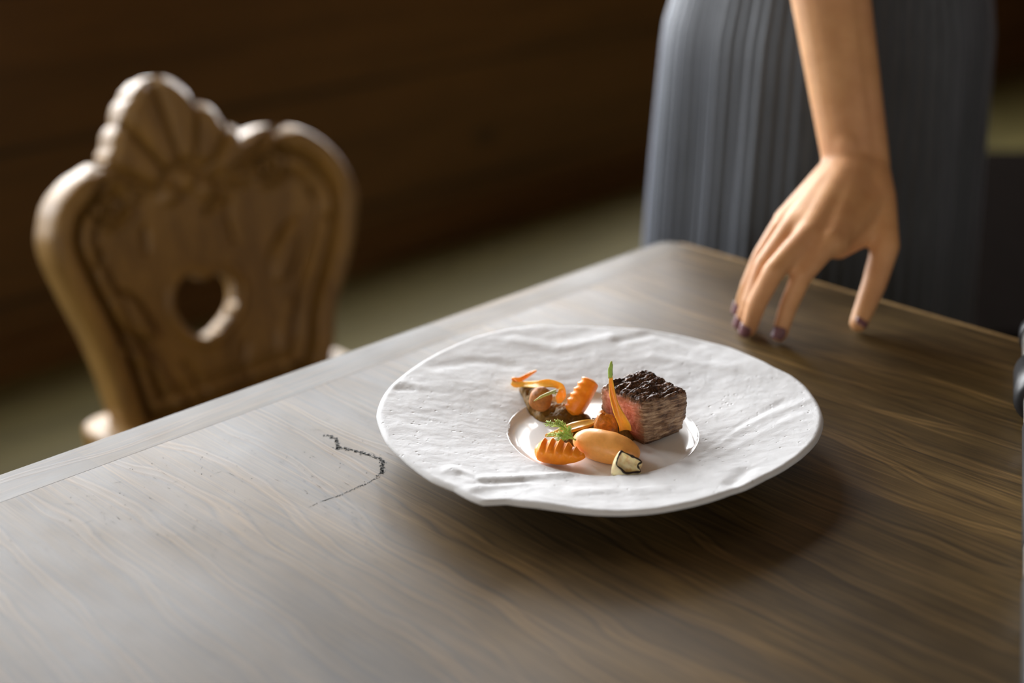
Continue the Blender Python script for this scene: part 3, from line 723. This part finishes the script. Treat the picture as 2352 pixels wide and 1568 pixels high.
def ribbon(name, keys, mat, parent=None, n=70, th=.0005, m=6, curl=0):
    C_ = catmull([Vector(k[0]) for k in keys], n); W_ = catmull([Vector(k[1]) for k in keys], n); V, F = [], []
    top, bot = [], []
    for i in range(n):
        t = (C_[min(i + 1, n - 1)] - C_[max(i - 1, 0)]).normalized(); nn = t.cross(W_[i]); nn = nn.normalized() if nn.length > 1e-9 else Vector((0, 0, 1))
        r1, r2 = [], []
        for k in range(m + 1):
            x = 2 * k / m - 1; q = C_[i] + W_[i] * x + nn * (curl * W_[i].length * x * x)
            r1.append(len(V)); V.append(q + nn * th / 2); r2.append(len(V)); V.append(q - nn * th / 2)
        top.append(r1); bot.append(r2)
    for i in range(n - 1):
        for k in range(m):
            F.append((top[i][k], top[i][k + 1], top[i + 1][k + 1], top[i + 1][k])); F.append((bot[i][k], bot[i + 1][k], bot[i + 1][k + 1], bot[i][k + 1]))
        F.append((top[i][0], top[i + 1][0], bot[i + 1][0], bot[i][0])); F.append((top[i][m], bot[i][m], bot[i + 1][m], top[i + 1][m]))
    for r, s in ((top[0], bot[0]), (top[-1], bot[-1])):
        for k in range(m): F.append((r[k], s[k], s[k + 1], r[k + 1]))
    return raw(name, V, F, mat, parent)
# curled shaving lying over the rim at the back left
X = lambda x, y, z: on_z(x, y, ZW + z)
Y_ = lambda dx, dy, dz: Vector((dx, dy, dz)) * .001
sh = empty('carrot_shaving', X(1245, 905, .010)); tag(sh, 'long curled carrot shaving draped over the round mushroom at the back', 'carrot shaving', 'carrot shavings')
keys = [(X(1231, 853, .0145), Y_(.6, 0, 1.0)), (X(1212, 863, .0145), Y_(.5, 1.0, 1.6)), (X(1193, 873, .0145), Y_(.4, 1.2, 1.8)), (X(1177, 874, .0140), Y_(.3, -.3, 2.2)), (X(1183, 882, .0120), Y_(-.2, -.5, 2.2)), (X(1205, 882, .0135), Y_(-.3, 1.0, 1.6)),
        (X(1235, 883, .0180), Y_(-.3, 2.4, 1.4)), (X(1265, 881, .0205), Y_(-.6, 2.4, 1.8)), (X(1286, 886, .0205), Y_(1.2, -.2, 2.2)), (X(1291, 896, .0185), Y_(2.4, -.4, .6)), (X(1287, 912, .0140), Y_(3.2, .4, -.2)), (X(1284, 926, .0105), Y_(1.4, .2, 0))]
o = ribbon('shaving', keys, M['shaving'], None, 110, .0005, 6, .25); o.parent = sh; o.location = -sh.location
st = [X(1274, 899, .0215), X(1262, 903, .0215), X(1245, 910, .0210), X(1226, 921, .0190)]
v_, f_ = tube_data(local(sh, catmull(st, 16)), [.0012] * 3 + [.00105] * 5 + [.0009] * 4 + [.0006, .0005, .0004, .0002], 8); V2, F2 = list(v_), list(f_)
for (x, y) in ((1278, 894), (1276, 905), (1281, 901)):
    v_, f_ = tube_data(local(sh, [X(1271, 900, .0215), X(x, y, .0212)]), [.0010, .0003], 6, True, len(V2)); V2 += v_; F2 += f_
raw('stem', V2, F2, M['stem'], sh)
# upright thin slice with its green top
up_ = empty('carrot_shaving', on_y(1428, 985, .805)); tag(up_, 'thin upright slice of young carrot with green tip leaning on the beef', 'carrot shaving', 'carrot shavings')
YY = lambda x, y, Yv: on_y(x, y, Yv)
keys = [(YY(1403, 862, .8060), Y_(.8, .2, 0)), (YY(1403, 878, .8055), Y_(1.35, .3, .1)), (YY(1405, 900, .8040), Y_(1.7, .8, .2)), (YY(1409, 922, .8020), Y_(1.8, 1.4, .3)), (YY(1416, 943, .8005), Y_(2.2, 1.6, .6)), (YY(1426, 960, .8000), Y_(2.9, .8, .9)), (YY(1434, 975, .8005), Y_(3.6, .2, .6)), (YY(1436, 986, .8015), Y_(3.7, 0, .2))]
o = ribbon('slice', keys, M['shaving'], None, 80, .0011, 6, .35); o.parent = up_; o.location = -up_.location
V2, F2 = [], []
for pts, r0 in (([(1402, 866), (1401, 850), (1403, 830)], .0011), ([(1403, 866), (1404, 848), (1405, 829)], .0010), ([(1400, 868), (1399, 852), (1399, 842)], .0009), ([(1405, 862), (1405, 848), (1407, 836)], .0007)):
    v_, f_ = tube_data(local(up_, catmull([YY(x, y, .806) for x, y in pts], 8)), [r0, r0, r0 * .9, r0 * .9, r0 * .8, r0 * .7, r0 * .5, r0 * .25], 7, True, len(V2)); V2 += v_; F2 += f_
raw('green_top', V2, F2, M['green'], up_)
# flat yellow slice lying on the puree under the dill
keys = [(X(1253, 1000, .0042), Y_(.2, .5, 0)), (X(1275, 997, .0050), Y_(-.6, 2.2, .3)), (X(1300, 988, .0072), Y_(-1.4, 3.2, .4)), (X(1325, 980, .0086), Y_(-1.6, 3.9, .3)), (X(1350, 974, .0092), Y_(-1.4, 3.4, .2)), (X(1368, 969, .0090), Y_(-.6, 1.6, 0))]
tag(ribbon('carrot_slice', keys, M['slice'], None, 50, .0018, 6, .15), 'flat yellow carrot slice lying between the dill and the golden mushroom', 'carrot slice')

# dill
def dill():
    random.seed(11); L_ = []; b = X(1318, 1008, .0135)
    def frond(tip, n, ln, bend):
        tip = Vector(tip); mid = (b + tip) / 2 + Vector(bend); pts = catmull([b, mid, tip], 18); L_.append((pts, [.00042 - .00026 * i / 17 for i in range(18)]))
        for i in range(4, 18):
            for sgn in (-1, 1):
                if random.random() < .12: continue
                t = (pts[min(i + 1, 17)] - pts[i - 1]).normalized(); s = t.cross(Vector((random.uniform(-.4, .4), random.uniform(-.9, -.2), 1)).normalized()).normalized() * sgn
                l = ln * (1 - .55 * abs(i - 9) / 9) * random.uniform(.7, 1.2); d = (t * .95 + s * .8 + Vector((0, 0, random.uniform(-.1, .3)))).normalized()
                e1 = pts[i] + d * l; L_.append(([pts[i], pts[i] + d * l * .55 + Vector((0, 0, l * .06)), e1], [.00026, .0002, .0001]))
                for w_ in (-.5, .5):
                    d2 = (d + s * w_ + t * .25).normalized(); k = pts[i] + d * l * .5; L_.append(([k, k + d2 * l * .45], [.00018, .00009]))
    frond(X(1256, 973, .0180), 14, .0046, (0, 0, .003)); frond(X(1277, 970, .0235), 14, .0042, (0, 0, .002)); frond(X(1307, 982, .0230), 12, .0036, (-.001, 0, .001))
    frond(X(1261, 999, .0125), 14, .0044, (0, -.001, .002)); frond(X(1272, 1014, .0105), 14, .0040, (0, -.001, .002)); frond(X(1286, 1000, .018), 10, .004, (0, 0, .002))
    L_.append(([X(1322, 1010, .0125), b], [.0007, .0005]))
    return tubes('dill_sprig', L_, M['green'], None, 5)
tag(dill(), 'feathery green dill sprig tucked behind the front carrot piece', 'herb')

# charred onion petal
on = empty('onion_petal', X(1438, 1085, 0)); tag(on, 'small pale onion petal with blackened edge at the front of the plate', 'onion')
def onion():
    rim = [(1350, 1110), (1415, 1140), (1480, 1172), (1530, 1195), (1568, 1228), (1535, 1250), (1530, 1280), (1558, 1330), (1480, 1340), (1395, 1345), (1345, 1300), (1300, 1262), (1305, 1210), (1322, 1160)]
    cen = on_y(1441, 1064, .7635); nrm = Vector((.08, -.70, .70)).normalized()
    def pp(u, v):
        d = ray(1140 + u / 4.704, 800 + v / 4.704); o_ = Vector((0, 0, CAM_H)); return o_ + d * ((cen - o_).dot(nrm) / d.dot(nrm))
    rp_ = [pp(u, v) for u, v in rim]; rp_ = catmull(rp_ + [rp_[0]], 57)[:-1]; n = len(rp_); m_ = sum(rp_, Vector()) / n
    V, F, rows = [], [], []
    def row(fn):
        r = []
        for p in rp_: q = fn(p); q.z = max(q.z, ZW + .0003); r.append(len(V)); V.append(q)
        rows.append(r)
    base = m_ - nrm * .0085 + Vector((-.0015, .0, -.001))
    for s, d in ((.05, .0088), (.5, .0086), (.85, .0070), (1.12, .0048), (1.22, .0026), (1.14, .0008)): row(lambda p, s=s, d=d: m_ + (p - m_) * s - nrm * d + Vector((-.0030, -.0022, -.0062)) * (d / .0088))
    row(lambda p: p + (p - m_) * .0)
    for s, d in ((.90, .0004), (.80, .0024), (.55, .0036), (.3, .0032), (.02, .0028)): row(lambda p, s=s, d=d: m_ + (p - m_) * s - nrm * d)
    for a_, b_ in zip(rows, rows[1:]):
        for k in range(n): F.append((a_[k], a_[(k + 1) % n], b_[(k + 1) % n], b_[k]))
    o_ = raw('petal', V, F, M['onion']); o_.parent = on; o_.location = -on.location
    ring = [p + nrm * .0002 for p in rp_]; V2, F2 = [], []
    for i, p in enumerate(ring):
        t = (ring[(i + 1) % n] - ring[i - 1]).normalized(); s = t.cross(nrm).normalized(); r = .00052 * (1 + .9 * noise.noise(p * 420))
        for k in range(8):
            a = 2 * PI * k / 8; V2.append(p + s * (r * 1.15 * math.cos(a)) + nrm * (r * math.sin(a)))
    for i in range(n):
        for k in range(8): F2.append((i * 8 + k, i * 8 + (k + 1) % 8, ((i + 1) % n) * 8 + (k + 1) % 8, ((i + 1) % n) * 8 + k))
    o_ = raw('charred_edge', V2, F2, M['char']); o_.parent = on; o_.location = -on.location; o_['label'] = 'blackened edge'
onion()

# ------------------------------------------------------------------ tube of a folded stand lying at the right
def stand():
    r = .0125
    pA = on_z(2345, 800, TZ + r); pB = on_z(2347, 1400, TZ + r); d = (pB - pA).normalized(); side = Vector((-d.y, d.x, 0))
    if side.x < 0: side = -side
    st_ = empty('folded_stand', pA + side * r); st_.location.z = TZ
    tag(st_, 'black and silver tube of a folded stand lying on the table edge', 'stand')
    def at(y): 
        p = on_z(2345 + (y - 800) / 300, y, TZ + r + .002); k = (p - pA).dot(d); q = pA + d * k + side * r; q.z = TZ + r + .006; return q
    def seg(name, y0, y1, rad, mat, bev=.0015):
        p, q = at(y0), at(y1); t = (q - p).normalized(); L_ = (q - p).length
        pts = [p, p + t * bev, q - t * bev, q]; v_, f_ = tube_data(local(st_, pts), [rad - bev, rad, rad, rad - bev], 28); return raw(name, v_, f_, mat, st_)
    seg('foot', 768, 788, r + .002, M['rubber']); seg('tube', 787, 860, r, M['steel'], .0003); seg('clamp_ring', 859, 932, r + .0058, M['rubber'], .005)
    seg('tube', 931, 994, r - .0006, M['steel'], .0003); seg('grip', 993, 1275, r + .0004, M['rubber']); seg('tube', 1274, 1352, r - .0003, M['steel'], .0003); seg('grip', 1351, 1750, r + .0008, M['rubber'])
stand()

# ------------------------------------------------------------------ woman
def skin_mat():
    g = G('skin'); v = g.coord(); n = g.noise(v, 60, 4); n2 = g.noise(v, 14, 2)
    c = g.ramp(n, [(.3, (.52, .262, .110)), (.7, (.62, .335, .152))]); c = g.mix(g.ramp(n2, [(.4, 0.0), (.7, .35)]), c, (.52, .245, .145))
    g.bump(n, .2, .0004)
    return g.set(Base_Color=c, Roughness=.56, Specular_IOR_Level=.35, Subsurface_Weight=.12, Subsurface_Radius=(.008, .003, .0015), Subsurface_Scale=.5)
M['skin'] = skin_mat()
g = G('pleated_cloth'); v = g.coord(scale=(1, 1, .05)); n = g.noise(v, 260, 3)
M['skirt'] = g.set(Base_Color=g.ramp(n, [(.3, (.032, .038, .046)), (.7, (.052, .060, .072))]), Roughness=.55, Sheen_Weight=.8, Sheen_Roughness=.35, Sheen_Tint=(.75, .8, 1.0))
M['blouse'] = plain('dark_blouse', (.03, .032, .04), .8)
M['hair'] = plain('brown_hair', (.05, .026, .012), .45, scale=120)
M['nail'] = plain('mauve_nail', (.17, .075, .085), .25)
M['shoe'] = plain('black_shoe', (.012, .012, .012), .35)
person = empty('person', (.335, 1.50, 0)); tag(person, 'person in a grey pleated skirt resting one hand on the table', 'person')

def capsule(V, F, p, q, r0, r1, seg=16):
    p, q = Vector(p), Vector(q); t = (q - p); L_ = t.length; t = t / L_ if L_ > 1e-9 else Vector((0, 0, 1))
    pts, rr = [], []
    for i in range(7): a = PI / 2 * (1 - i / 6); pts.append(p - t * (r0 * math.sin(a))); rr.append(max(1e-4, r0 * math.cos(a)))
    for i in range(7): a = PI / 2 * (i / 6); pts.append(q + t * (r1 * math.sin(a))); rr.append(max(1e-4, r1 * math.cos(a)))
    s = t.cross(Vector((0, 0, 1)) if abs(t.z) < .9 else Vector((1, 0, 0))).normalized(); u = s.cross(t); o = len(V); n = len(pts)
    for c_, r in zip(pts, rr):
        for k in range(seg): a = 2 * PI * k / seg; V.append(c_ + s * (r * math.cos(a)) + u * (r * math.sin(a)))
    for i in range(n - 1):
        for k in range(seg): F.append((o + i * seg + k, o + i * seg + (k + 1) % seg, o + (i + 1) * seg + (k + 1) % seg, o + (i + 1) * seg + k))
    F.append(tuple(o + k for k in range(seg))[::-1]); F.append(tuple(o + (n - 1) * seg + k for k in range(seg)))
def fused(name, caps, voxel, iters, mat, parent):
    V, F = [], []
    for c_ in caps: capsule(V, F, *c_)
    me = bpy.data.meshes.new(name + '_raw'); me.from_pydata([tuple(v) for v in V], [], F); me.update()
    bm = bmesh.new(); bm.from_mesh(me); bmesh.ops.recalc_face_normals(bm, faces=bm.faces); bm.to_mesh(me); bm.free()
    t = bpy.data.objects.new(name + '_raw', me); COL.objects.link(t)
    m_ = t.modifiers.new('r', 'REMESH'); m_.mode = 'VOXEL'; m_.voxel_size = voxel
    s = t.modifiers.new('s', 'SMOOTH'); s.factor = .5; s.iterations = iters
    dg = bpy.context.evaluated_depsgraph_get(); dg.update(); nm = bpy.data.meshes.new_from_object(t.evaluated_get(dg)); nm.name = name
    bpy.data.objects.remove(t); bpy.data.meshes.remove(me)
    o = link(name, nm, mat, parent); o.location = -parent.location; return o
H = lambda x, y, h: on_z(x, y, TZ + h)
wr = Vector((.2823, 1.1320, .853)); fa = Vector((.2600, 1.1850, .985)); el = Vector((.240, 1.245, 1.075)); shR = Vector((.190, 1.385, 1.305))
ac = Vector((.95, .30, -.05)).normalized()
idx_ = [H(1906, 552, .071), H(1842, 632, .051), H(1810, 704, .0265), H(1790, 768, .0068)]
mid_ = [H(1856, 540, .074), H(1776, 624, .056), H(1738, 698, .029), H(1719, 756, .0068)]
rng_ = [H(1824, 516, .075), H(1754, 610, .053), H(1722, 692, .026), H(1706, 738, .0070)]
pky_ = [H(1806, 500, .070), H(1748, 588, .049), H(1717, 660, .026), H(1702, 708, .0066)]
thb_ = [H(2012, 455, .084), H(2034, 565, .056), H(2008, 652, .031), H(1972, 742, .0080)]
caps = []
def chain(pts, rad):
    for i in range(len(pts) - 1): caps.append((pts[i], pts[i + 1], rad[i], rad[i + 1]))
chain(idx_, [.0100, .0082, .0074, .0064]); chain(mid_, [.0100, .0084, .0076, .0065]); chain(rng_, [.0098, .0080, .0072, .0063]); chain(pky_, [.0088, .0072, .0065, .0058]); chain(thb_, [.0160, .0112, .0098, .0074])
wa, wb = wr - ac * .0105, wr + ac * .0105
for p, r in ((idx_[0], .0115), (mid_[0], .0118), (rng_[0], .0112), (pky_[0], .0100)): caps.append((wr.lerp(p, .12) + ac * (.0 if p is mid_[0] else 0), p - Vector((0, 0, .003)), .0190, r))
caps.append((wb, idx_[0] + Vector((.004, .004, -.004)), .0170, .0120)); caps.append((wa, pky_[0] + Vector((0, .002, -.004)), .0165, .0105))
caps.append((wb, thb_[0], .0170, .0160)); caps.append((thb_[0], idx_[0] + Vector((.006, .008, -.002)), .0150, .0105)); caps.append((thb_[0].lerp(thb_[1], .55), H(1925, 572, .057), .0105, .0085))
for p, q in ((idx_, mid_), (mid_, rng_), (rng_, pky_)): caps.append((wr + Vector((0, 0, .001)), (p[0] + q[0]) / 2 - Vector((0, -.006, .0)), .0180, .0100))
for s, r0, r1, r2 in ((-1, .0185, .0238, .0290), (1, .0185, .0238, .0290)):
    caps.append((wr + ac * .0100 * s, fa + ac * .0100 * s, r0, r1)); caps.append((fa + ac * .0100 * s, el + ac * .010 * s, r1, r2))
caps.append((wr, fa, .0195, .0262)); caps.append((fa, el, .0262, .031))
caps.append((wr - ac * .013 + Vector((0, -.004, .012)), wr - ac * .013 + Vector((0, -.003, .018)), .0115, .0115))
caps += [(el, el.lerp(shR, .5), .039, .043), (el.lerp(shR, .5), shR, .043, .050)]
# torso, head, left arm behind the back, legs
bx = .335
for s in (-1, 1):
    caps += [((bx + s * .05, 1.50, .93), (bx + s * .045, 1.475, 1.06), .078, .072), ((bx + s * .05, 1.475, 1.06), (bx + s * .06, 1.42, 1.22), .085, .095), ((bx + s * .06, 1.42, 1.22), (bx + s * .10, 1.39, 1.30), .095, .055),
             ((bx + s * .06, 1.50, .90), (bx + s * .075, 1.49, .50), .070, .052), ((bx + s * .075, 1.49, .50), (bx + s * .085, 1.51, .09), .055, .036), ((bx + s * .085, 1.52, .035), (bx + s * .09, 1.40, .022), .034, .022)]
caps += [((bx - .10, 1.39, 1.30), shR, .055, .050), ((bx + .10, 1.39, 1.30), (bx + .155, 1.395, 1.30), .055, .050), ((bx + .155, 1.395, 1.30), (bx + .235, 1.50, 1.09), .048, .038), ((bx + .235, 1.50, 1.09), (bx + .09, 1.645, 1.06), .036, .024), ((bx + .09, 1.645, 1.06), (bx + .02, 1.655, 1.075), .026, .018),
         ((bx, 1.38, 1.31), (bx - .004, 1.340, 1.42), .054, .050)]
hc = Vector((bx - .006, 1.315, 1.505))
caps += [(hc + Vector((0, .02, .025)), hc + Vector((0, -.015, .02)), .082, .078), (hc + Vector((0, -.04, -.035)), hc + Vector((0, -.05, -.06)), .056, .040), (hc + Vector((0, -.088, -.005)), hc + Vector((0, -.104, -.028)), .010, .013),
         (hc + Vector((-.018, -.086, -.058)), hc + Vector((.018, -.086, -.058)), .008, .008), (hc + Vector((.078, .01, .005)), hc + Vector((.080, .015, -.02)), .016, .012), (hc + Vector((-.078, .01, .005)), hc + Vector((-.080, .015, -.02)), .016, .012)]
fused('body', caps, .0021, 9, M['skin'], person)
# nails on the finger ends
def nail(tip, prev, dors, w_=.0056, l_=.0095):
    tip, prev = Vector(tip), Vector(prev); t = (tip - prev).normalized(); dors = Vector(dors); s = t.cross(dors).normalized(); n = s.cross(t).normalized()
    V, F = [], []
    for lay in (0, 1):
        for i in range(7):
            for k in range(7):
                x = (k / 6 * 2 - 1); y = i / 6; ww = w_ * (1 - .35 * max(0, (y - .6) / .4) ** 2) * (1 - .3 * max(0, (.25 - y) / .25) ** 2); 
                rr = .0068 + (.0006 if lay else 0); ang = x * ww / .0066
                V.append(tip - t * (l_ * .55) + t * (y * l_) + s * (rr * math.sin(ang)) + n * (rr * math.cos(ang) - .0004))
    for lay in (0, 1):
        for i in range(6):
            for k in range(6): b_ = lay * 49 + i * 7 + k; F.append((b_, b_ + 1, b_ + 8, b_ + 7))
    bd = [k for k in range(7)] + [i * 7 + 6 for i in range(1, 7)] + [42 + k for k in range(5, -1, -1)] + [i * 7 for i in range(5, 0, -1)]
    for a_, b_ in zip(bd, bd[1:] + bd[:1]): F.append((a_, b_, b_ + 49, a_ + 49))
    o = raw('fingernail', V, F, M['nail'], person); o.location = -person.location
for ch, dv in ((idx_, (-.35, -.75, .55)), (mid_, (-.5, -.65, .55)), (rng_, (-.6, -.6, .5)), (pky_, (-.7, -.5, .5)), (thb_, (.15, -.95, .25))): nail(ch[3], ch[2], dv)
def skirt():
    V, F = [], []; NT, NZ = 480, 40; rows = []
    for inner in (0, 1):
        for i in range(NZ + 1):
            t = i / NZ; z = 1.06 - t * .88
            if inner: z = 1.06 - (1 - t) * .88
            d = 1.06 - z; fl = min(1, d / .16); rx = .131 + .036 * fl ** .8 + .018 * max(0, d - .10) / .78 * 1.6; ry = .102 + .046 * fl ** .8 + .035 * max(0, d - .1) / .78 * 1.6
            row = []
            for k in range(NT):
                a = 2 * PI * k / NT; pl = abs(((k / NT * 80) % 1) * 2 - 1); amp = .0012 + .0022 * min(1, d / .25)
                big = (.006 * math.sin(a * 6 + 1.2 * math.sin(d * 3)) + 0.002 * math.sin(a * 17 + 2 * math.sin(a * 3) + d * 2)) * min(1, d / .3)
                off = amp * (pl - .5) + big - (.0015 if inner else 0)
                row.append(len(V)); V.append((bx - .006 + (rx + off) * math.cos(a), 1.495 + (ry + off) * math.sin(a) - .02 * (1 - fl), z))
            rows.append(row)
    rows.append(rows[0])
    for a_, b_ in zip(rows, rows[1:]):
        for k in range(NT): F.append((a_[k], a_[(k + 1) % NT], b_[(k + 1) % NT], b_[k]))
    o = raw('skirt', V, F, M['skirt'], person); o.location = -person.location
skirt()
bl = []
for s in (-1, 1): bl += [((bx + s * .05, 1.478, 1.03), (bx + s * .05, 1.472, 1.08), .098, .094), ((bx + s * .05, 1.472, 1.08), (bx + s * .06, 1.42, 1.22), .094, .103), ((bx + s * .06, 1.42, 1.22), (bx + s * .10, 1.39, 1.30), .103, .062)]
bl += [((bx - .10, 1.39, 1.30), shR, .062, .058), (shR, shR.lerp(el, .35), .058, .053), ((bx + .10, 1.39, 1.30), (bx + .155, 1.395, 1.30), .062, .058), ((bx + .155, 1.395, 1.30), (bx + .185, 1.43, 1.22), .057, .053)]
fused('blouse', bl, .006, 6, M['blouse'], person)
hr = [(hc + Vector((0, .035, .035)), hc + Vector((0, .0, .045)), .088, .078), (hc + Vector((-.03, .03, .0)), hc + Vector((.03, .03, .0)), .072, .072), (hc + Vector((0, .10, .05)), hc + Vector((0, .12, .06)), .042, .040)]
fused('hair', hr, .006, 4, M['hair'], person)
V2, F2 = [], []
for s in (-1, 1): 
    fused('shoe', [((bx + s * .085, 1.525, .042), (bx + s * .09, 1.395, .034), .042, .032)], .005, 3, M['shoe'], person)
for s in (-1, 1):
    o = blob('eye', hc + Vector((s * .031, -.077, .004)), (0, 1, 0), (.011, .012, .010), plain('eye_white', (.8, .78, .74), .2), (16, 10)); o.parent = person; o.location = -person.location
    o = blob('iris', hc + Vector((s * .031, -.0866, .004)), (0, 1, 0), (.002, .0055, .0055), plain('iris_brown', (.06, .03, .015), .15), (14, 8)); o.parent = person; o.location = -person.location
o = blob('mouth', hc + Vector((0, -.0905, -.058)), (1, 0, 0), (.022, .005, .006), plain('lips', (.42, .14, .11), .35), (16, 12)); o.parent = person; o.location = -person.location
